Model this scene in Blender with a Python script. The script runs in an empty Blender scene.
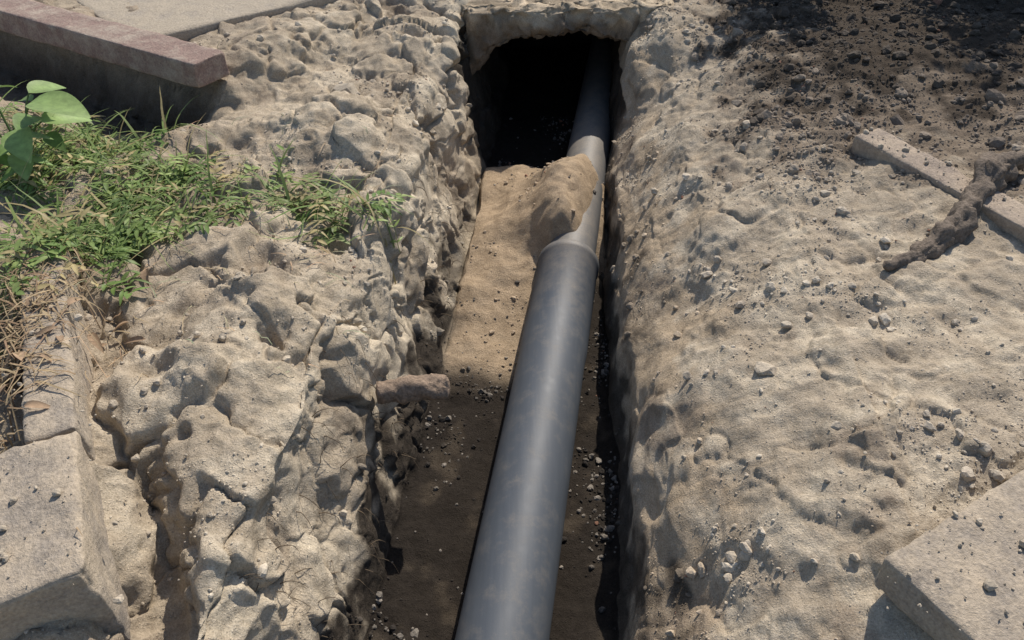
import bpy, bmesh, math, random
import numpy as np
from mathutils import Vector, Matrix
random.seed(4); rng=np.random.default_rng(7)
scene=bpy.context.scene

# ---------------------------------------------------------------- noise
def _perm(seed):
    r=np.random.default_rng(seed); p=r.permutation(256); return np.concatenate([p,p,p])
_G=np.random.default_rng(1).normal(size=(256,3)); _G/=np.linalg.norm(_G,axis=1)[:,None]
def perlin(P,scale=1.0,seed=0):
    P=P/scale; pm=_perm(seed)
    i=np.floor(P).astype(np.int64); f=P-i; i&=255
    u=f*f*f*(f*(f*6-15)+10)
    out=0
    for dx in (0,1):
        for dy in (0,1):
            for dz in (0,1):
                h=pm[pm[pm[(i[:,0]+dx)&255]+((i[:,1]+dy)&255)]+((i[:,2]+dz)&255)]
                g=_G[h]
                d=g[:,0]*(f[:,0]-dx)+g[:,1]*(f[:,1]-dy)+g[:,2]*(f[:,2]-dz)
                w=(u[:,0] if dx else 1-u[:,0])*(u[:,1] if dy else 1-u[:,1])*(u[:,2] if dz else 1-u[:,2])
                out=out+w*d
    return out*1.5
def fbm(P,scale,octs=4,seed=0,gain=.5):
    a=1;o=0
    for k in range(octs):
        o=o+a*perlin(P,scale,seed+k*13); a*=gain; scale/=2.03
    return o
def worley(P,scale,seed=0):
    P=P/scale; pm=_perm(seed); r=np.random.default_rng(seed+99).random((256,3))
    i=np.floor(P).astype(np.int64); f=P-i
    n=len(P); F1=np.full(n,9.);F2=np.full(n,9.);ID=np.zeros(n)
    for dx in (-1,0,1):
        for dy in (-1,0,1):
            for dz in (-1,0,1):
                h=pm[pm[pm[(i[:,0]+dx)&255]+((i[:,1]+dy)&255)]+((i[:,2]+dz)&255)]
                q=r[h]; d=(q[:,0]+dx-f[:,0])**2+(q[:,1]+dy-f[:,1])**2+(q[:,2]+dz-f[:,2])**2
                c=d<F1
                F2=np.where(c,F1,np.minimum(F2,d)); ID=np.where(c,h/255.,ID); F1=np.where(c,d,F1)
    return np.sqrt(F1),np.sqrt(F2),ID
def sst(a,b,x):
    t=np.clip((x-a)/(b-a),0,1); return t*t*(3-2*t)

# ---------------------------------------------------------------- materials
def new_mat(name):
    m=bpy.data.materials.new(name); m.use_nodes=True
    nt=m.node_tree; b=nt.nodes['Principled BSDF']; return m,nt,b
def N(nt,t,**k):
    n=nt.nodes.new(t)
    for a,v in k.items(): setattr(n,a,v)
    return n
def noise_n(nt,co,scale,detail=6,rough=.6):
    n=N(nt,'ShaderNodeTexNoise'); n.inputs['Scale'].default_value=scale; n.inputs['Detail'].default_value=detail
    n.inputs['Roughness'].default_value=rough; nt.links.new(co,n.inputs['Vector']); return n
def ramp(nt,inp,p0,p1,c0=(0,0,0,1),c1=(1,1,1,1)):
    r=N(nt,'ShaderNodeValToRGB'); r.color_ramp.elements[0].position=p0; r.color_ramp.elements[1].position=p1
    r.color_ramp.elements[0].color=c0; r.color_ramp.elements[1].color=c1
    nt.links.new(inp,r.inputs['Fac']); return r
def mix(nt,mode,fac,a,b):
    m=N(nt,'ShaderNodeMix',data_type='RGBA',blend_type=mode)
    if isinstance(fac,float): m.inputs[0].default_value=fac
    else: nt.links.new(fac,m.inputs[0])
    for s,v in ((6,a),(7,b)):
        if isinstance(v,tuple): m.inputs[s].default_value=v
        else: nt.links.new(v,m.inputs[s])
    return m.outputs[2]
def bumpsum(nt,bsdf,lst):
    acc=None
    for h,d in lst:
        mm=N(nt,'ShaderNodeMath',operation='MULTIPLY'); nt.links.new(h,mm.inputs[0]); mm.inputs[1].default_value=d
        if acc is None: acc=mm.outputs[0]
        else:
            a=N(nt,'ShaderNodeMath',operation='ADD'); nt.links.new(acc,a.inputs[0]); nt.links.new(mm.outputs[0],a.inputs[1]); acc=a.outputs[0]
    b=N(nt,'ShaderNodeBump'); b.inputs['Strength'].default_value=1; b.inputs['Distance'].default_value=1
    nt.links.new(acc,b.inputs['Height']); nt.links.new(b.outputs['Normal'],bsdf.inputs['Normal'])

def soil_material():
    m,nt,b=new_mat('soil'); tc=N(nt,'ShaderNodeTexCoord'); co=tc.outputs['Object']
    at=N(nt,'ShaderNodeAttribute',attribute_name='Col')
    n1=noise_n(nt,co,22,7,.76); n2=noise_n(nt,co,210,4,.75)
    c=mix(nt,'MULTIPLY',1.0,at.outputs['Color'],ramp(nt,n1.outputs['Fac'],.32,.68,(.76,.74,.71,1),(1.16,1.15,1.14,1)).outputs[0])
    c=mix(nt,'MULTIPLY',1.0,c,ramp(nt,n2.outputs['Fac'],.3,.7,(.64,.62,.59,1),(1.27,1.27,1.26,1)).outputs[0])
    v=N(nt,'ShaderNodeTexVoronoi'); v.inputs['Scale'].default_value=130; nt.links.new(co,v.inputs['Vector'])
    vm=ramp(nt,v.outputs['Distance'],.2,.34,(1,1,1,1),(0,0,0,1))
    sel=ramp(nt,v.outputs['Color'],.6,.65)
    mm=mix(nt,'MULTIPLY',1.0,vm.outputs[0],sel.outputs[0])
    c=mix(nt,'MIX',mm,c,mix(nt,'MULTIPLY',1.0,c,(1.18,1.18,1.18,1)))
    nt.links.new(c,b.inputs['Base Color']); b.inputs['Roughness'].default_value=.95
    b.inputs['Specular IOR Level'].default_value=.1
    bumpsum(nt,b,[(n1.outputs['Fac'],.011),(n2.outputs['Fac'],.0034),(mm,.0022)])
    return m
SOIL=soil_material()

def attr_material(name,rough=.8,transl=0.0,bump=60,bd=.002,vary=(.75,1.2)):
    m,nt,b=new_mat(name); tc=N(nt,'ShaderNodeTexCoord'); co=tc.outputs['Object']
    at=N(nt,'ShaderNodeAttribute',attribute_name='Col'); n=noise_n(nt,co,bump,4,.65)
    c=mix(nt,'MULTIPLY',1.0,at.outputs['Color'],ramp(nt,n.outputs['Fac'],.3,.7,(vary[0],)*3+(1,),(vary[1],)*3+(1,)).outputs[0])
    nt.links.new(c,b.inputs['Base Color']); b.inputs['Roughness'].default_value=rough
    b.inputs['Specular IOR Level'].default_value=.3
    bumpsum(nt,b,[(n.outputs['Fac'],bd)])
    if transl>0:
        t=N(nt,'ShaderNodeBsdfTranslucent'); nt.links.new(c,t.inputs['Color'])
        ms=N(nt,'ShaderNodeMixShader'); ms.inputs[0].default_value=transl
        nt.links.new(b.outputs[0],ms.inputs[1]); nt.links.new(t.outputs[0],ms.inputs[2])
        nt.links.new(ms.outputs[0],nt.nodes['Material Output'].inputs['Surface'])
    return m
STONE=attr_material('stone_clods',.95,0,110,.004)
LEAF=attr_material('leaf',.5,.35,40,.0006)
DRY=attr_material('dry_plant',.8,.15,60,.001)
BARK=attr_material('bark',.9,0,90,.006,(.5,1.3))

def concrete_material(name,base,dust,dustamt):
    m,nt,b=new_mat(name); tc=N(nt,'ShaderNodeTexCoord'); co=tc.outputs['Object']
    n1=noise_n(nt,co,9,7,.75); n2=noise_n(nt,co,110,5,.75)
    c=mix(nt,'MULTIPLY',1.0,base+(1,),ramp(nt,n2.outputs['Fac'],.3,.7,(.6,.6,.6,1),(1.28,1.28,1.28,1)).outputs[0])
    df=ramp(nt,n1.outputs['Fac'],.60-dustamt*.4,.78-dustamt*.4)
    dd=mix(nt,'MULTIPLY',1.0,dust+(1,),ramp(nt,n2.outputs['Fac'],.3,.7,(.7,.7,.7,1),(1.2,1.2,1.2,1)).outputs[0])
    c=mix(nt,'MIX',df.outputs[0],c,dd)
    nt.links.new(c,b.inputs['Base Color']); b.inputs['Roughness'].default_value=.92; b.inputs['Specular IOR Level'].default_value=.15
    bumpsum(nt,b,[(n1.outputs['Fac'],.014),(n2.outputs['Fac'],.0035)])
    return m
CONC=concrete_material('kerb_concrete',(.31,.268,.222),(.45,.375,.285),.55)
PINK=concrete_material('pink_kerb_concrete',(.28,.20,.17),(.40,.33,.27),.4)
TANP=concrete_material('dusty_kerb_concrete',(.31,.255,.21),(.43,.35,.27),.5)
TANC=concrete_material('dusty_paving',(.34,.30,.25),(.42,.36,.28),.7)

# ---------------------------------------------------------------- terrain
Yk=[-3,1.185,1.678,2.146,2.76,3.606,4.835,7]
def xl_f(y): return np.interp(y,Yk,[-.75,-.455,-.395,-.325,-.255,-.19,-.08,-.0])
def xr_f(y): return np.interp(y,Yk,[.05,.315,.36,.385,.43,.49,.60,.78])
PIPE_R=.125; FLOOR=-.75
def pipe_x(y): return -.025+(y-1.116)*.157
ys=[-60,-30,-15,-8,-5,-3.5]
y=-2.6
while y<.45: ys.append(y); y+=.06
y=.45
while y<4.75: ys.append(y); y+=.0044+.0018*y
while y<6.4: ys.append(y); y+=.03
ys+=[6.6,7,7.6,8.5,10,13,18,28,45,70]
ys=np.array(ys); NY=len(ys)
cnt=[14,40,140,105,85,60,50,65,30,90,30,45,40,55,60,100,160,40,14]
fr=np.concatenate([k+np.arange(c)/c for k,c in enumerate(cnt)]+[[len(cnt)]])
NX=len(fr)
XL=xl_f(ys);XR=xr_f(ys); o=np.ones(NY)
wob=lambda s,a,sc: perlin(np.stack([ys,o*s,o*.3],1),sc,5)*a
farU=sst(3.6,4.2,ys)
CX=[-60*o,-8*o,-3.2*o,XL-1.35,XL-.75,XL-.37+wob(1,.06,.5),XL-.17+wob(2,.08,.45),XL-.09+wob(3,.05,.35),XL-.01+wob(4,.03,.3),XL+.04,
    XR-.03,XR+.0+wob(6,.02,.3),XR+.03+wob(7,.03,.35),XR+.11+wob(8,.04,.4)-farU*.03,XR+.30+wob(9,.05,.5)-farU*.1,XR+.56,XR+1.02,3.3*o,8*o,60*o]
D=sst(-2.2,-1.9,ys)*(1-sst(5.75,5.95,ys))
CZ=[0*o,0*o,-.03*o,-.12*o,-.11*o,-.07+wob(11,.05,.6)+farU*.06,-.12+wob(12,.05,.4)+farU*.10,-.33*o+farU*.14,-.62*o,FLOOR*o,
    FLOOR*o,-.62*o,-.46*o,-.33+wob(13,.05,.5)+farU*.2,-.155+wob(14,.04,.5)+farU*.13,-.05*o+farU*.04,.0*o,.0*o,0*o,0*o]
CX=np.array(CX);CZ=np.array(CZ)*D
k0=np.minimum(fr.astype(int),len(cnt)-1); t=fr-k0
X=(CX[k0]*(1-t)[:,None]+CX[k0+1]*t[:,None]).T; Z=(CZ[k0]*(1-t)[:,None]+CZ[k0+1]*t[:,None]).T
def sm(A,n):
    B=A.copy()
    for _ in range(n): B[:,1:-1]=.25*B[:,:-2]+.5*B[:,1:-1]+.25*B[:,2:]
    return B
sel=slice(120,NX-180)
X[:,sel]=sm(X[:,sel],30); Z[:,sel]=sm(Z[:,sel],30)
Y=np.repeat(ys[:,None],NX,1)
FRg=np.repeat(fr[None,:],NY,0)
bankL=1-sst(5.2,6.0,FRg)
bankR=sst(14,15,FRg)
K1=np.array([-1.29,3.27]);K2=np.array([-2.5,3.98]); kd=(K2-K1)/np.linalg.norm(K2-K1); kn=np.array([kd[1],-kd[0]]);
if kn[1]<0: kn=-kn
dK=(X-K1[0])*kn[0]+(Y-K1[1])*kn[1]; aK=(X-K1[0])*kd[0]+(Y-K1[1])*kd[1]
Z+=bankL*sst(.04,.12,dK)*sst(-.15,.1,aK)*.12
Z-=bankL*(1-sst(-.02,.06,dK))*sst(-.5,-.1,dK)*sst(-.05,.2,aK)*.17
u=np.array([-.43,.90]);u/=np.linalg.norm(u); w=np.array([-u[1],u[0]]); base=np.array([-.815,.885])
sK=(X-base[0])*u[0]+(Y-base[1])*u[1]; lK=(X-base[0])*w[0]+(Y-base[1])*w[1]
bl2=1-sst(5.6,6.3,FRg)
Z-=bl2*.17*np.exp(-((lK+.07)/.10)**2)*(1-sst(.35,.6,sK))
Z-=bl2*.18*(1-sst(-.12,.0,sK))*sst(-.12,.02,lK)*sst(-.8,-.4,sK)
def hump(cx,cy,rx,ry,h):
    return h*np.exp(-((X-cx)/rx)**2-((Y-cy)/ry)**2)
Z+=bankL*(hump(-.75,1.95,.22,.25,.06)+hump(-.62,1.35,.11,.22,.05)+hump(-.75,3.1,.25,.3,.09)+hump(-.55,3.7,.2,.3,.05)+hump(-1.36,1.50,.10,.16,.12))
Z-=bankL*(hump(-.60,1.02,.08,.06,.16)+hump(-.60,2.27,.18,.05,.07)+hump(-.66,1.72,.05,.05,.07))
Z+=bankR*(hump(2.3,3.4,.7,.7,.10)+hump(1.4,3.4,.5,.4,.06)+hump(1.0,1.35,.3,.25,.03)+hump(2.0,2.2,.3,.5,.05))
flo=sst(8.6,9.1,FRg)*(1-sst(10,10.5,FRg))
PP=np.stack([X.ravel(),Y.ravel(),0*X.ravel()],1)
nf=fbm(PP,.22,3,9,.4).reshape(X.shape)
leftof=1-sst(-.02,.10,X-pipe_x(Y))
sandw=sst(2.1,2.5,Y+.2*nf)*(1-sst(3.7,3.9,Y))
sandh=sst(2.0,3.1,Y+.1*nf)*(1-sst(3.7,3.9,Y))
Z+=flo*sandh*leftof*(.05+.025*nf+.07*np.clip(-(X-pipe_x(Y)+.20)/.14,0,1))
px=pipe_x(Y); dxp=X-px
top=np.clip(1-np.abs((Y+.08*nf-3.33)/.50)**2.3,0,1)
md=(.272+.02*nf)*np.exp(-np.abs((dxp+.03+.03*nf)/.175)**2.0)*top
md+=.13*np.exp(-((X-.13)/.16)**2-((Y-3.1)/.45)**2)
Z+=flo*md
P=np.stack([X.ravel(),Y.ravel(),Z.ravel()],1)
def grid_norm(P):
    G=P.reshape(NY,NX,3); du=np.gradient(G,axis=1); dv=np.gradient(G,axis=0); n=np.cross(du,dv).reshape(-1,3)
    n/=np.linalg.norm(n,axis=1)[:,None]+1e-12; return n
nrm=grid_norm(P)
fl=FRg.ravel(); yy=P[:,1].copy(); xx=P[:,0].copy(); zz=P[:,2].copy()
amp=np.interp(fl,[0,1,2,3,4,5,6,7,8,8.8,9.2,9.9,10.3,11,12,13,14,15,16,17,18,19],
              [.5,.5,.5,.7,.85,1.0,1.05,.85,.7,.45,.25,.25,.45,.5,.5,.55,.7,.75,.75,.6,.5,.5])
near=np.exp(-np.maximum(0,np.abs(yy-2.5)-4)/3)*np.exp(-np.maximum(0,np.abs(xx)-3)/3)
W=P+.10*np.stack([fbm(P,.22,3,61,.5),fbm(P,.22,3,62,.5),fbm(P,.22,3,63,.5)],1)
f1,f2,i1=worley(W,.27,3)
g1,g2,i2=worley(P+.025*np.stack([fbm(P,.07,2,64),fbm(P,.07,2,65),fbm(P,.07,2,66)],1),.10,8)
mask=sst(.05,.5,perlin(P,.42,31)+.0)
maskR=sst(.1,.5,perlin(P,.28,41))
isL=(fl<9)
m2=np.where(isL,mask*.85,maskR*.6)
big=np.where(isL,1.1,.35)
e1_=sst(0,.16,f2-f1); e2_=sst(0,.22,g2-g1)
d=fbm(P,.45,4,2,.5)*.060
# clods: each cell stands at its own height and fades to the crack level at its rim (continuous)
d+=big*(((i1-.35)*.085)*e1_+(sst(0,.07,f2-f1)-1)*.018)*np.where(isL,.65+.35*mask,1)
d+=m2*(((i2-.3)*.030)*e2_)
cm=sst(.1,.55,perlin(P,.22,55)+.3*perlin(P,.07,56))
rough=fbm(P,.055,4,21,.66)
wallsm=np.interp(fl,[5.8,6.6,8,9,10,10.4,13.2,14],[.9,.5,.55,1,1,.35,.4,1])
d+=rough*.0062*(.35+.9*cm)*wallsm
rid=1-np.abs(fbm(P,.18,4,77,.6))*2; d+=.012*rid*wallsm
hol=perlin(P,.24,88)
d-=np.where(isL,.055,.02)*sst(.36,.60,hol)*(fl<16.5)
dd0=d.copy()
d*=amp*np.where(yy>-1,1,.8)
d=np.where(near<.02,0,d*near)
sandmask=(flo*np.clip(sandw*leftof+top*(dxp<.2),0,1)).ravel()
d*=1-.4*sandmask
P2=P+nrm*d[:,None]
P2[:,2]+=amp*near*fbm(P*np.array([1,1,0]),.9,3,90)*.03*((fl<5.5)|(fl>15))
def C(*c): return np.array(c)
grey=C(.455,.388,.30);cream=C(.60,.53,.42);tan=C(.49,.395,.285);dark=C(.031,.026,.022);brown=C(.148,.118,.092);sand=C(.43,.335,.235);greyR=C(.44,.378,.298)
n_a=fbm(P,.45,4,200); n_b=fbm(P,.15,4,210)
col=np.repeat(grey[None],len(P),0)
def blend(col,c,w): w=np.clip(w,0,1)[:,None]; return col*(1-w)+c*w
col=blend(col,greyR,(fl>9.5)*1.)
col=blend(col,cream,isL*sst(5.2,6.2,fl)*sst(-.35,.3,n_a+.15)*.9)
col=blend(col,cream,(fl<6)*sst(.0,.4,n_b+n_a*.5)*.5)
col=blend(col,brown*1.6,isL*sst(.02,.08,-dd0)*.55)   # browner soil in the hollows
col=blend(col,brown*1.5,(fl<7)*sst(.2,.6,fbm(P,.3,3,220))*.35)
col=blend(col,tan,(fl>10)*(1-sst(13.0,14.0,fl+n_b))*sst(-.5,.1,n_a+.1)*.85)
col=blend(col,brown*1.7,(fl>10)*(fl<15)*sst(.15,.5,fbm(P,.25,4,240))*.5)
col=blend(col,cream,(fl>12.5)*(fl<17)*sst(.0,.4,n_b)*.5)
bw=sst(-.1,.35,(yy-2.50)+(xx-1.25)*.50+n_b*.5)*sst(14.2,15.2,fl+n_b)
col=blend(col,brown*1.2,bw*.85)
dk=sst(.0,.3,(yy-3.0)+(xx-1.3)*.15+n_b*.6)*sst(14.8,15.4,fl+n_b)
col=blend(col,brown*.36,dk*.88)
hw=(fl<5)*sst(-.2,.3,n_b+.2)*(1-sst(-1.3,-.95,xx))
col=blend(col,brown*1.6,hw*.5)
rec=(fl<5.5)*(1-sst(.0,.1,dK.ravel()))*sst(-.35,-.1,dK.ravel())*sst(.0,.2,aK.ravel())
col=blend(col,brown*.5,rec*.8)  # shade below the upper-left kerbstone, painted into the soil colour
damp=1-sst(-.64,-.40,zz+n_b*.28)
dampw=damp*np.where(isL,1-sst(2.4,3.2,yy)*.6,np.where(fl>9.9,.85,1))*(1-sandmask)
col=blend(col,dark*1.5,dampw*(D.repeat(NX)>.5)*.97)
col=blend(col,sand,sandmask)
col=blend(col,sand*.6,sandmask*sst(.1,.6,n_b)*.4)
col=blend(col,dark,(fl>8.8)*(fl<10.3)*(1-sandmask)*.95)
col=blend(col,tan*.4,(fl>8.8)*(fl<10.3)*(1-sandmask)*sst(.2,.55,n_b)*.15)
col=blend(col,dark*.8,(fl>6.3)*(fl<12.5)*sst(3.7,3.95,yy+.1*n_b)*.92)  # shadow in the tunnel mouth painted into floor and wall colour
col*= (1+.18*(i2-.5)*m2*e2_+.12*n_b)[:,None]
col=np.clip(col,.01,.68)

def np_mesh(name,V,F,col=None,mat=None,smooth=True):
    me=bpy.data.meshes.new(name); V=np.asarray(V,dtype=np.float32); F=np.asarray(F,dtype=np.int32)
    me.vertices.add(len(V)); me.vertices.foreach_set('co',V.ravel())
    k=F.shape[1]; me.loops.add(F.size); me.loops.foreach_set('vertex_index',F.ravel())
    me.polygons.add(len(F)); me.polygons.foreach_set('loop_start',np.arange(0,F.size,k,dtype=np.int32))
    me.update(calc_edges=True); me.validate()
    if col is not None:
        a=me.color_attributes.new('Col','FLOAT_COLOR','POINT')
        a.data.foreach_set('color',np.concatenate([col,np.ones((len(col),1))],1).astype(np.float32).ravel())
    me.polygons.foreach_set('use_smooth',np.full(len(F),smooth))
    if mat: me.materials.append(mat)
    ob=bpy.data.objects.new(name,me); scene.collection.objects.link(ob); return ob
idx=np.arange(NY*NX).reshape(NY,NX)
F=np.stack([idx[:-1,:-1],idx[:-1,1:],idx[1:,1:],idx[1:,:-1]],-1).reshape(-1,4)
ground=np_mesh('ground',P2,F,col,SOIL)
NR=grid_norm(P2)

HC=.02; hx0,hy0=-4,0; HW,HH=400,400
hg=np.full((HW,HH),-9.)
def raster(Q,dil=0):
    i0=((Q[:,0]-hx0)/HC).astype(int); j0=((Q[:,1]-hy0)/HC).astype(int)
    for a in range(-dil,dil+1):
        for b_ in range(-dil,dil+1):
            i=i0+a;j=j0+b_; ok=(i>=0)&(i<HW)&(j>=0)&(j<HH); np.maximum.at(hg,(i[ok],j[ok]),Q[ok,2])
raster(P2)
def hz(x,y):
    i=int((x-hx0)/HC); j=int((y-hy0)/HC)
    for r in range(0,6):
        s=hg[max(0,i-r):i+r+1,max(0,j-r):j+r+1]
        if s.size and s.max()>-5: return float(s.max())
    return 0.

# ---------------------------------------------------------------- rough blocks
def rough_block(name,center,xdir,dims,mat,r=.012,res=.018,amp=.004,tilt=(0,0),seed=0,chip=.5,colr=None,clod=0,ras=True,arch=0):
    bm=bmesh.new(); bmesh.ops.create_cube(bm,size=1)
    for v in bm.verts: v.co=Vector((v.co.x*dims[0],v.co.y*dims[1],v.co.z*dims[2]))
    for ax in range(3):
        n=max(2,int(dims[ax]/res))
        pts=sorted(set([-dims[ax]/2+dims[ax]*k/n for k in range(1,n)]+[s*(dims[ax]/2-r*q) for s in (-1,1) for q in (.3,.9)]))
        for c in pts:
            co=[0,0,0];no=[0,0,0];co[ax]=c;no[ax]=1
            bmesh.ops.bisect_plane(bm,geom=bm.verts[:]+bm.edges[:]+bm.faces[:],plane_co=co,plane_no=no,dist=1e-5)
    V=np.array([v.co[:] for v in bm.verts]); H=np.array(dims)/2
    Q=V+seed*3.1
    rr=r*(1+1.0*np.abs(perlin(Q,.08,seed+1))+chip*3*np.clip(perlin(Q,.12,seed+2)+.4*perlin(Q,.04,seed+7)-.2,0,1))
    rr=np.minimum(rr,H.min()*.9)[:,None]
    c=np.clip(V,-(H-rr),H-rr); dd=V-c; L=np.linalg.norm(dd,axis=1)[:,None]
    dn=dd/np.maximum(L,1e-9)
    V2=c+dn*rr
    V2+= dn*(fbm(Q,.10,4,seed+3)*amp+fbm(Q,.02,3,seed+4)*amp*.4)[:,None]
    if clod:
        V2+=np.stack([fbm(Q,.12,5,seed+20,.6),fbm(Q,.12,5,seed+40,.6)*1.4,fbm(Q,.12,5,seed+60,.6)*.5],1)*clod
    if arch:
        low=np.clip(.5-V[:,2]/dims[2],0,1); xa=np.clip(np.abs(V[:,0]+.03+.06*fbm(Q,.15,4,seed+70,.6))/.42,0,1.5)
        V2[:,2]-=low*(arch*xa**3+.03*fbm(Q,.09,5,seed+80,.65))
    for v,p in zip(bm.verts,V2): v.co=p
    bmesh.ops.recalc_face_normals(bm,faces=bm.faces)
    me=bpy.data.meshes.new(name); bm.to_mesh(me); bm.free()
    if colr is not None:
        a=me.color_attributes.new('Col','FLOAT_COLOR','POINT'); n=len(me.vertices)
        cc=np.ones((n,4)); cc[:,:3]=np.array(colr)[None]*(1+.6*fbm(Q,.2,4,8))[:,None]
        lw=sst(.1,.75,np.clip(.5-V[:,2]/dims[2],0,1)+.4*fbm(Q,.1,3,9))[:,None]*.75   # darker brown toward the underside
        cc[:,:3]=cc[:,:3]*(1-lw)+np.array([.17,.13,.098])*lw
        a.data.foreach_set('color',cc.astype(np.float32).ravel())
    for p in me.polygons: p.use_smooth=True
    me.materials.append(mat)
    ob=bpy.data.objects.new(name,me); scene.collection.objects.link(ob)
    ang=math.atan2(xdir[1],xdir[0])
    ob.rotation_euler=(tilt[0],tilt[1],ang); ob.location=center
    if ras:
        M=np.array(Matrix.Translation(center)@ob.rotation_euler.to_matrix().to_4x4()); raster(V2@M[:3,:3].T+M[:3,3],1)
    return ob
L=1.7; mid=K1+kd*L/2
rough_block('kerbstone',(mid[0]+kn[0]*.07-.03,mid[1]+kn[1]*.07,.055),(-kd[0],-kd[1]),(L,.18,.11),PINK,r=.007,seed=2,ras=False)
e1=np.array([.756,.654]);e2=np.array([-.654,.756])
c=np.array([-1.58,3.86])+e1*.33+e2*.75
rough_block('paving_slab',(c[0],c[1],.0),e1,(1.15,1.5,.08),TANC,r=.012,res=.04,seed=5,chip=1)
def kerbL(s0,s1,z,wd,seed,tilt=(0,0),off=0):
    c=base+u*(s0+s1)/2+w*(wd/2+off); rough_block('kerbstone',(c[0],c[1],z-.14),u,(s1-s0,wd,.28),CONC,r=.010,res=.014,seed=seed,tilt=tilt,amp=.006,chip=1.8)
kerbL(.0,.42,.045,.34,11,(-.04,.0))
kerbL(.435,1.30,.040,.115,12,(-.04,-.01),.0)
r1=np.array([1.28,2.74]); ur=np.array([.45,-.89]);ur/=np.linalg.norm(ur); wr=np.array([-ur[1],ur[0]])
def kerbR(s0,s1,z,wd,seed):
    c=r1+ur*(s0+s1)/2+wr*wd/2; rough_block('kerbstone',(c[0],c[1],z-.06),ur,(s1-s0,wd,.12),TANP,r=.007,seed=seed,amp=.005,chip=1.6,tilt=(.05,0))
kerbR(0,.80,.045,.12,21); kerbR(.81,1.5,.045,.12,22)
f1_=np.array([.867,.498]);f2_=np.array([.498,-.867]); c0=np.array([.735,.925]); cc=c0+f1_*.4+f2_*.3
rough_block('paving_slab',(cc[0],cc[1],.0),f1_,(.8,.6,.085),CONC,r=.009,seed=31,amp=.006,chip=1.2,tilt=(0,-.02))
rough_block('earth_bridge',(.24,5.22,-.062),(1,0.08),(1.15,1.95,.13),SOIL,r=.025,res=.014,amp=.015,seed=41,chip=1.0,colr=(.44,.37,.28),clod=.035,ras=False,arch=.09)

# ---------------------------------------------------------------- pipe
def lathe_pipe(name,prof,mat,parent):
    n=64; V=[];F=[]
    dirv=Vector((.157,1,0)).normalized(); side=Vector((dirv.y,-dirv.x,0))
    for (s,r) in prof:
        y_=s; cpt=Vector((pipe_x(y_),y_,FLOOR+PIPE_R+.012))
        for k in range(n):
            a=2*math.pi*k/n; V.append(cpt+side*(r*math.cos(a))+Vector((0,0,1))*(r*math.sin(a)))
    for i in range(len(prof)-1):
        for k in range(n):
            F.append((i*n+k,i*n+(k+1)%n,(i+1)*n+(k+1)%n,(i+1)*n+k))
    ob=np_mesh(name,[tuple(v) for v in V],F,None,mat); ob.parent=parent; return ob
m,nt,b=new_mat('grey_pvc'); tc=N(nt,'ShaderNodeTexCoord'); co=tc.outputs['Object']
n1=noise_n(nt,co,14,7,.72); n2=noise_n(nt,co,220,4,.75)
mp=N(nt,'ShaderNodeMapping'); mp.inputs['Rotation'].default_value=(0,0,.156); mp.inputs['Scale'].default_value=(70,1.2,70); nt.links.new(co,mp.inputs['Vector'])
n3=N(nt,'ShaderNodeTexNoise'); n3.inputs['Scale'].default_value=1; n3.inputs['Detail'].default_value=4; nt.links.new(mp.outputs[0],n3.inputs['Vector'])
cbase=mix(nt,'MIX',ramp(nt,n3.outputs['Fac'],.35,.7).outputs[0],(.066,.077,.092,1),(.076,.088,.104,1))
geo=N(nt,'ShaderNodeNewGeometry'); sep=N(nt,'ShaderNodeSeparateXYZ'); nt.links.new(geo.outputs['Normal'],sep.inputs[0])
sepp=N(nt,'ShaderNodeSeparateXYZ'); nt.links.new(co,sepp.inputs[0])
mr=N(nt,'ShaderNodeMapRange'); nt.links.new(sepp.outputs['Y'],mr.inputs['Value']); mr.inputs['From Min'].default_value=2.3; mr.inputs['From Max'].default_value=3.0; mr.inputs['To Min'].default_value=0; mr.inputs['To Max'].default_value=.38
ad=N(nt,'ShaderNodeMath',operation='ADD'); nt.links.new(n1.outputs['Fac'],ad.inputs[0]); nt.links.new(mr.outputs[0],ad.inputs[1])
dm=N(nt,'ShaderNodeMath',operation='MULTIPLY'); nt.links.new(ramp(nt,sep.outputs['Z'],.0,.9).outputs[0],dm.inputs[0])
nt.links.new(ramp(nt,ad.outputs[0],.50,.95).outputs[0],dm.inputs[1])
dm2=N(nt,'ShaderNodeMath',operation='MULTIPLY'); nt.links.new(dm.outputs[0],dm2.inputs[0]); nt.links.new(ramp(nt,n2.outputs['Fac'],.3,.65,(.3,.3,.3,1),(.9,.9,.9,1)).outputs[0],dm2.inputs[1])
cc_=mix(nt,'MIX',dm2.outputs[0],cbase,(.27,.23,.18,1)); nt.links.new(cc_,b.inputs['Base Color'])
rr=ramp(nt,n1.outputs['Fac'],.3,.7,(.52,.52,.52,1),(.62,.62,.62,1)); nt.links.new(rr.outputs[0],b.inputs['Roughness'])
b.inputs['Specular IOR Level'].default_value=.40
bumpsum(nt,b,[(n3.outputs['Fac'],.0003),(n2.outputs['Fac'],.0003)])
PVC=m
pipe=bpy.data.objects.new('drain_pipe',None); scene.collection.objects.link(pipe)
lathe_pipe('near_length',[(-1.9,.124),(2.20,.124),(2.24,.126),(2.27,.128),(2.79,.128),(2.795,.133),(2.83,.133),(2.84,.128),(2.842,.112)],PVC,pipe)
lathe_pipe('far_length',[(2.75,.110),(5.9,.110)],PVC,pipe)

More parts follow.
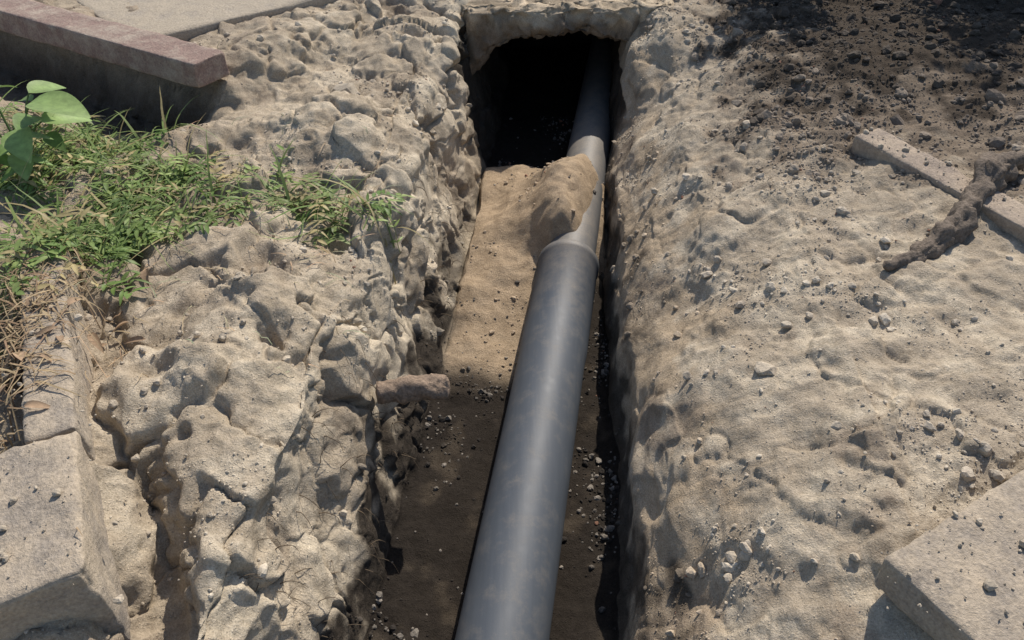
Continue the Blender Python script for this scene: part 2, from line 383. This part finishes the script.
# ---------------------------------------------------------------- rubble
def ico(sub):
    bm=bmesh.new(); bmesh.ops.create_icosphere(bm,subdivisions=sub,radius=1); V=np.array([v.co[:] for v in bm.verts]); F_=np.array([[v.index for v in f.verts] for f in bm.faces]); bm.free(); return V,F_
I2=ico(2);I1=ico(1)
def mkvar(IV):
    out=[]
    for k in range(24):
        dcell=IV*(1+.45*perlin(IV+k*5.3,.9,k)[:,None]+.2*perlin(IV+k*5.3,.35,k+50)[:,None])
        for _ in range(3):
            nrmv=rng.normal(size=3); nrmv/=np.linalg.norm(nrmv); h=rng.uniform(.55,.85)
            dp=dcell@nrmv; dcell=dcell-np.outer(np.clip(dp-h,0,None),nrmv)
        out.append(dcell)
    return out
var2=mkvar(I2[0]);var1=mkvar(I1[0])
SV=[];SF=[];SC=[];nv=0
def add_stone(p,s,colr):
    global nv
    big_=s>.0065; IV,IF=(I2 if big_ else I1); vv=(var2 if big_ else var1)[rng.integers(24)]
    v=vv*np.array([1,rng.uniform(.6,1),rng.uniform(.5,.85)])*s
    a=rng.uniform(0,6.28,3); ca,sa=math.cos(a[0]),math.sin(a[0]); ct,st=math.cos(a[1]*.1),math.sin(a[1]*.1)
    M=np.array([[ca,-sa,0],[sa,ca,0],[0,0,1]])@np.array([[1,0,0],[0,ct,-st],[0,st,ct]])
    SV.append(v@M.T+p); SF.append(IF+nv); SC.append(np.repeat(np.clip(colr,0.01,.7)[None],len(IV),0)); nv+=len(IV)
cand=np.where((P2[:,1]>.45)&(P2[:,1]<4.6)&(np.abs(P2[:,0])<3.2)&(NR[:,2]>.4))[0]
area_w=np.where(fl[cand]>9.9,1.5,1.)*np.where((fl[cand]>8.8)&(fl[cand]<10.2),1.6,1)*np.where(sandmask[cand]>.3,.2,1)
clus=sst(-.15,.5,perlin(P[cand],.3,300)+.5*perlin(P[cand],.1,301)); area_w=area_w*(.06+clus**1.5+.8*bw[cand])
area_w=area_w*np.interp(fl[cand],[1,2,3,9,10,15,16,17],[.5,1.6,1.2,1,1,1,1.2,1.7])*(.5+.3*P2[cand,1])
area_w/=area_w.sum()
pick=rng.choice(cand,34000,p=area_w)
for q in pick:
    s=.0022*(1-rng.random())**(-.43); s=min(s,.020)
    if bw[q]>.5: s*=1.5
    floor_=fl[q]<10.2 and fl[q]>8.8
    if floor_: s=min(s*1.7,.014)
    cc2=col[q]*rng.uniform(.88,1.15)
    if floor_ and rng.random()<.4: cc2=np.array([.22,.195,.165])*rng.uniform(.5,1.3)
    elif rng.random()<.01: cc2=np.array([.28,.15,.10])
    add_stone(P2[q]+NR[q]*s*.15,s,cc2)
for (x_,y_,s) in [(.70,1.62,.034),(-.72,3.35,.07),(.95,3.0,.03),(1.9,3.0,.045),(2.1,2.75,.05),(1.95,2.85,.04),(2.2,3.2,.06),(1.5,2.9,.035)]:
    add_stone(np.array([x_,y_,hz(x_,y_)+s*.0]),s,grey*rng.uniform(.8,1.1) if x_<1 else brown*1.2)
for _ in range(1100):
    k_=rng.random()
    if k_<.45: x_=rng.uniform(-1.45,-.72); y_=rng.uniform(.85,1.9)
    elif k_<.7:
        s0=rng.uniform(0,1.4); lo=rng.uniform(-.02,.14); x_=r1[0]+ur[0]*s0+wr[0]*lo; y_=r1[1]+ur[1]*s0+wr[1]*lo
    else: x_=rng.uniform(.72,1.3); y_=rng.uniform(.75,1.35)
    s=min(.0018*(1-rng.random())**(-.5),.013); add_stone(np.array([x_,y_,hz(x_,y_)+s*.2]),s,grey*rng.uniform(.75,1.1))
np_mesh('rubble_stones',np.concatenate(SV),np.concatenate(SF),np.concatenate(SC),STONE,smooth=False)

# ---------------------------------------------------------------- ribbons / leaves
class MB:
    def __init__(s): s.V=[];s.F=[];s.C=[]
    def ribbon(s,pts,w,c,flat=None):
        n0=len(s.V); n=len(pts)
        for i,p in enumerate(pts):
            a=pts[min(i+1,n-1)]-pts[max(i-1,0)]
            sd=a.cross(flat or Vector((0,0,1)));
            if sd.length<1e-6: sd=Vector((1,0,0))
            sd.normalize(); ww=w*(1-(i/(n-1))**2.2)+.0003
            s.V+= [tuple(p-sd*ww/2),tuple(p+sd*ww/2)]; s.C+=[c,c]
        for i in range(n-1): s.F.append((n0+2*i,n0+2*i+1,n0+2*i+3,n0+2*i+2))
    def leaf(s,base,dirv,up,L,W,c,fold=.25,curl=.3,K=6):
        dirv=dirv.normalized(); sd=dirv.cross(up).normalized(); upn=sd.cross(dirv)
        n0=len(s.V)
        for i in range(K+1):
            t=i/K; w=W*.5*math.sin(math.pi*min(1,t**.75*.98+.01))**.8
            p=base+dirv*(L*t)-upn*(curl*L*t*t)
            s.V+=[tuple(p-sd*w+upn*w*fold),tuple(p),tuple(p+sd*w+upn*w*fold)]
            dk=tuple(x*1.25 for x in c); s.C+=[c,dk,c]
        for i in range(K):
            a=n0+3*i; s.F+=[(a,a+1,a+4,a+3),(a+1,a+2,a+5,a+4)]
    def tube(s,pts,r0,r1,c,n=6):
        n0=len(s.V)
        for i,p in enumerate(pts):
            a=(pts[min(i+1,len(pts)-1)]-pts[max(i-1,0)]).normalized(); x=a.orthogonal().normalized(); y=a.cross(x)
            r=r0+(r1-r0)*i/(len(pts)-1)
            for k in range(n):
                th=6.283*k/n; s.V.append(tuple(p+x*r*math.cos(th)+y*r*math.sin(th))); s.C.append(c)
        for i in range(len(pts)-1):
            for k in range(n): s.F.append((n0+i*n+k,n0+i*n+(k+1)%n,n0+(i+1)*n+(k+1)%n,n0+(i+1)*n+k))
    def obj(s,name,mat,smooth=True): return np_mesh(name,s.V,s.F,np.array(s.C),mat,smooth)
def rgreen():
    k=random.random(); g=Vector((.13,.21,.055)).lerp(Vector((.28,.35,.12)),k)*random.uniform(.7,1.25)
    if random.random()<.2: g=Vector((.46,.38,.19))*random.uniform(.7,1.1)
    return tuple(g)
def blade(mb,x,y,L,lift,c,w):
    a=random.uniform(0,6.28); z=hz(x,y); p=Vector((x,y,z-.004)); d=Vector((math.cos(a),math.sin(a),lift)).normalized(); pts=[p]
    n=6; bend=random.uniform(.4,1.6)
    for i in range(n):
        p=p+d*(L/n); d=(d+Vector((random.uniform(-.12,.12),random.uniform(-.12,.12),-bend*.22))).normalized()
        g=hz(p.x,p.y)
        if p.z<g+.004: p.z=g+.004+random.uniform(0,.008); d.z=max(d.z,0)
        pts.append(p.copy())
    mb.ribbon(pts,w,c)
def sprig(mb,x,y,L,lift,leafy=True):
    a=random.uniform(0,6.28); z=hz(x,y); p=Vector((x,y,z)); d=Vector((math.cos(a),math.sin(a),lift)).normalized(); pts=[p]; c=rgreen(); n=7
    for i in range(n):
        p=p+d*(L/n); d=(d+Vector((random.uniform(-.2,.2),random.uniform(-.2,.2),-.18))).normalized()
        g=hz(p.x,p.y)
        if p.z<g+.008: p.z=g+.008+random.uniform(0,.01); d.z=max(d.z,0)
        pts.append(p.copy())
        for s_ in (-1,1):
            if random.random()<.85:
                sd=d.cross(Vector((0,0,1))).normalized()*s_
                mb.leaf(p,(d*.7+sd+Vector((0,0,random.uniform(-.1,.5)))),Vector((random.uniform(-.3,.3),random.uniform(-.3,.3),1)),random.uniform(.020,.058),random.uniform(.008,.019),c,.2,random.uniform(0,.5),5)
    mb.tube(pts,.0016,.0008,tuple(x*.9 for x in c),4)
g=MB()
def gscatter(cx,cy,rx,ry,n,nb,ns):
    for _ in range(n):
        x=random.gauss(cx,rx); y=random.gauss(cy,ry)
        if hz(x,y)<-.3: continue
        for _ in range(nb):
            blade(g,x+random.gauss(0,.02),y+random.gauss(0,.02),random.uniform(.07,.34),random.uniform(.1,1.5),rgreen(),random.uniform(.003,.011))
        for _ in range(ns): sprig(g,x,y,random.uniform(.08,.28),random.uniform(.1,.9))
gscatter(-1.90,2.85,.20,.17,46,6,2)
gscatter(-1.55,2.80,.14,.12,14,5,1)
gscatter(-1.36,2.30,.10,.17,38,6,3)
gscatter(-1.68,2.30,.12,.15,8,4,1)
for i in range(34):
    t=i/33; x=-1.27+t*.86; y=2.60-.03*t-.22*t*t+random.gauss(0,.03)
    gscatter(x,y,.035,.03,1,3,1)
gscatter(-1.58,1.82,.06,.10,14,4,2)
g.obj('grass',LEAF)
s_=MB()
for _ in range(480):
    x=random.gauss(-1.38,.13); y=random.gauss(1.62,.18)
    k=random.random(); c=tuple(Vector((.46,.36,.21)).lerp(Vector((.28,.18,.11)),k)*random.uniform(.7,1.2))
    blade(s_,x,y,random.uniform(.05,.2),random.uniform(0,.5),c,random.uniform(.002,.006))
for _ in range(220):
    x=random.uniform(-1.9,-.5); y=random.gauss(2.3,.4)
    blade(s_,x,y,random.uniform(.03,.14),random.uniform(0,.4),(.44*random.uniform(.7,1.2),.35,.22),.003)
for _ in range(18):
    x=random.gauss(-1.20,.16); y=random.gauss(1.6,.25); a=random.uniform(0,6.28)
    s_.leaf(Vector((x,y,hz(x,y)+.01)),Vector((math.cos(a),math.sin(a),.1)),Vector((random.uniform(-.5,.5),random.uniform(-.5,.5),1)),random.uniform(.04,.09),random.uniform(.015,.03),tuple(Vector((.36,.25,.16))*random.uniform(.7,1.1)),.6,.5)
s_.obj('dry_litter',DRY)
rt=MB()
wc=np.where((fl>6.1)&(fl<8.3)&(P2[:,1]>1.0)&(P2[:,1]<3.4))[0]
for q in rng.choice(wc,130):
    p=Vector(P2[q]); n_=Vector(NR[q]); pts=[p-n_*.01]; d_=(n_+Vector((random.uniform(-.6,.6),random.uniform(-.8,.8),0))).normalized()
    for i in range(6):
        p=p+d_*random.uniform(.008,.020); d_=(d_+Vector((random.uniform(-.3,.3),random.uniform(-.3,.3),-.45))).normalized(); pts.append(p.copy())
    rt.tube(pts,random.uniform(.0007,.0018),.0004,(.16,.12,.08),4)
rt.obj('root_fibres',DRY)
wp=MB()
def bigleaf(mb,bx,by,bz,a,el,L,W,c0=(.18,.28,.09)):
    p0=Vector((bx,by,bz)); d_=Vector((math.cos(a)*math.cos(el),math.sin(a)*math.cos(el),math.sin(el)))
    mb.leaf(p0,d_,Vector((random.uniform(-.3,.3),random.uniform(-.3,.3),1)),L,W,tuple(Vector(c0)*random.uniform(.75,1.2)),.25,random.uniform(.1,.45),12)
bx,by=-1.85,2.74; z0=hz(bx,by)
for (a,rr_,hh,L_,W_) in [(-.2,.12,.28,.22,.15),(-.9,.09,.20,.18,.11),(.6,.10,.17,.17,.10),(1.2,.12,.26,.16,.09),(2.4,.12,.33,.18,.11),(3.4,.10,.22,.17,.10),(4.4,.12,.16,.15,.09),(5.2,.13,.13,.16,.08)]:
    tip=Vector((bx+rr_*math.cos(a),by+rr_*math.sin(a),z0+hh))
    pts=[Vector((bx,by,z0-.02)).lerp(tip,t)+Vector((0,0,.05*math.sin(3.14*t))) for t in (0,.25,.5,.75,1)]
    wp.tube(pts,.005,.003,(.15,.22,.08),6)
    bigleaf(wp,tip.x,tip.y,tip.z,a+random.uniform(-.2,.2),random.uniform(-.15,.25),L_,W_,(.24,.34,.12))
    bigleaf(wp,tip.x,tip.y,tip.z-.03,a+1.4,random.uniform(-.2,.3),L_*.6,W_*.6)
    bigleaf(wp,tip.x,tip.y,tip.z-.05,a-1.3,random.uniform(-.2,.3),L_*.6,W_*.6)
wp.obj('broadleaf_weed',LEAF)
def shadow_shrub(bx,by,R0,zlo,zhi,ns,nl):
    sh=MB()
    for k in range(ns):
        a=random.uniform(0,6.28); R=random.uniform(.15,1)*R0; tip=Vector((bx+R*math.cos(a),by+R*.7*math.sin(a),random.uniform(zlo,zhi)))
        p0=Vector((bx+random.uniform(-.05,.05),by+random.uniform(-.05,.05),-.05)); pts=[p0.lerp(tip,t)+Vector((0,0,.12*math.sin(3.14*t))) for t in (0,.2,.4,.6,.8,1)]
        sh.tube(pts,.014,.004,(.13,.10,.07),6)
        for q in range(nl):
            t=random.uniform(.45,1.05); p=p0.lerp(tip,t)+Vector((random.gauss(0,.09),random.gauss(0,.09),random.gauss(0,.08)+.1*math.sin(3.14*min(t,1))))
            a=random.uniform(0,6.28); el=random.uniform(-.6,.5)
            sh.leaf(p,Vector((math.cos(a)*math.cos(el),math.sin(a)*math.cos(el),math.sin(el))),Vector((0,0,1)),random.uniform(.05,.09),random.uniform(.03,.05),(.07,.13,.035),.25,.3,4)
    sh.obj('shadow_shrub',LEAF)
shadow_shrub(2.75,4.75,.62,.7,1.5,18,80)  # unseen shrubs, added to cast shadow on the upper-right soil
shadow_shrub(1.62,4.65,.28,.7,1.15,7,60)

# ---------------------------------------------------------------- roots / lumps
def lump(name,pts,rad,mat,c,seed,amp=.2):
    n=40; pts=[Vector(p) for p in pts]; K=60; V=[]
    segs=len(pts)-1
    for i in range(K+1):
        t=i/K*segs; k=min(int(t),segs-1); f=t-k
        p=pts[k].lerp(pts[k+1],f); r=rad[k]*(1-f)+rad[k+1]*f; a=(pts[k+1]-pts[k]).normalized()
        if i in (0,K): r*=.02
        x=a.cross(Vector((0,0,1))).normalized(); y=x.cross(a)
        for j in range(n):
            th=6.283*j/n; V.append(p+(x*math.cos(th)+y*math.sin(th))*r)
    A=np.array([tuple(v) for v in V]); ctr=A.reshape(K+1,n,3).mean(1).repeat(n,0)
    dd=A-ctr; A=ctr+dd*(1+amp*fbm(A+seed,.06,4,seed)[:,None]*2)
    F=[(i*n+j,i*n+(j+1)%n,(i+1)*n+(j+1)%n,(i+1)*n+j) for i in range(K) for j in range(n)]
    return np_mesh(name,A,F,np.repeat(np.array([c]),len(A),0),mat)
lump('root_stub',[(-.42,1.76,-.33),(-.34,1.775,-.335),(-.25,1.79,-.34),(-.205,1.80,-.345),(-.195,1.802,-.346)],[.034,.038,.041,.036,.020],BARK,(.27,.20,.145),3,.16)
z1=hz(1.15,1.99)
lump('broken_root',[(1.12,1.97,z1+.01),(1.25,2.02,z1+.015),(1.38,2.12,.015),(1.50,2.26,.035),(1.64,2.42,.07),(1.76,2.50,.07)],[.012,.028,.036,.034,.045,.028],BARK,(.17,.135,.105),9,.38)

# ---------------------------------------------------------------- light, camera
AZ=math.radians(22);EL=math.radians(46)
w_=bpy.data.worlds.new('World'); scene.world=w_; w_.use_nodes=True; nt=w_.node_tree
sk=nt.nodes.new('ShaderNodeTexSky'); sk.sky_type='NISHITA'; sk.sun_disc=False; sk.sun_elevation=EL; sk.sun_rotation=AZ
bg=nt.nodes['Background']; bg.inputs['Strength'].default_value=.13; nt.links.new(sk.outputs[0],bg.inputs['Color'])
sl=bpy.data.lights.new('sun','SUN'); sl.energy=4.9; sl.angle=math.radians(.6); sl.color=(1,.92,.81)
so=bpy.data.objects.new('sun',sl); scene.collection.objects.link(so)
so.rotation_euler=Vector((math.sin(AZ)*math.cos(EL),math.cos(AZ)*math.cos(EL),math.sin(EL))).to_track_quat('Z','Y').to_euler()
cam=bpy.data.cameras.new('camera'); cam.lens=28.125; cam.sensor_width=36; cam.clip_end=500; cam.clip_start=.02
co_=bpy.data.objects.new('camera',cam); scene.collection.objects.link(co_); co_.location=(0,0,1.4); co_.rotation_euler=(math.radians(50.65),0,0)
scene.camera=co_
scene.view_settings.view_transform='Standard'; scene.view_settings.look='None'; scene.view_settings.exposure=0
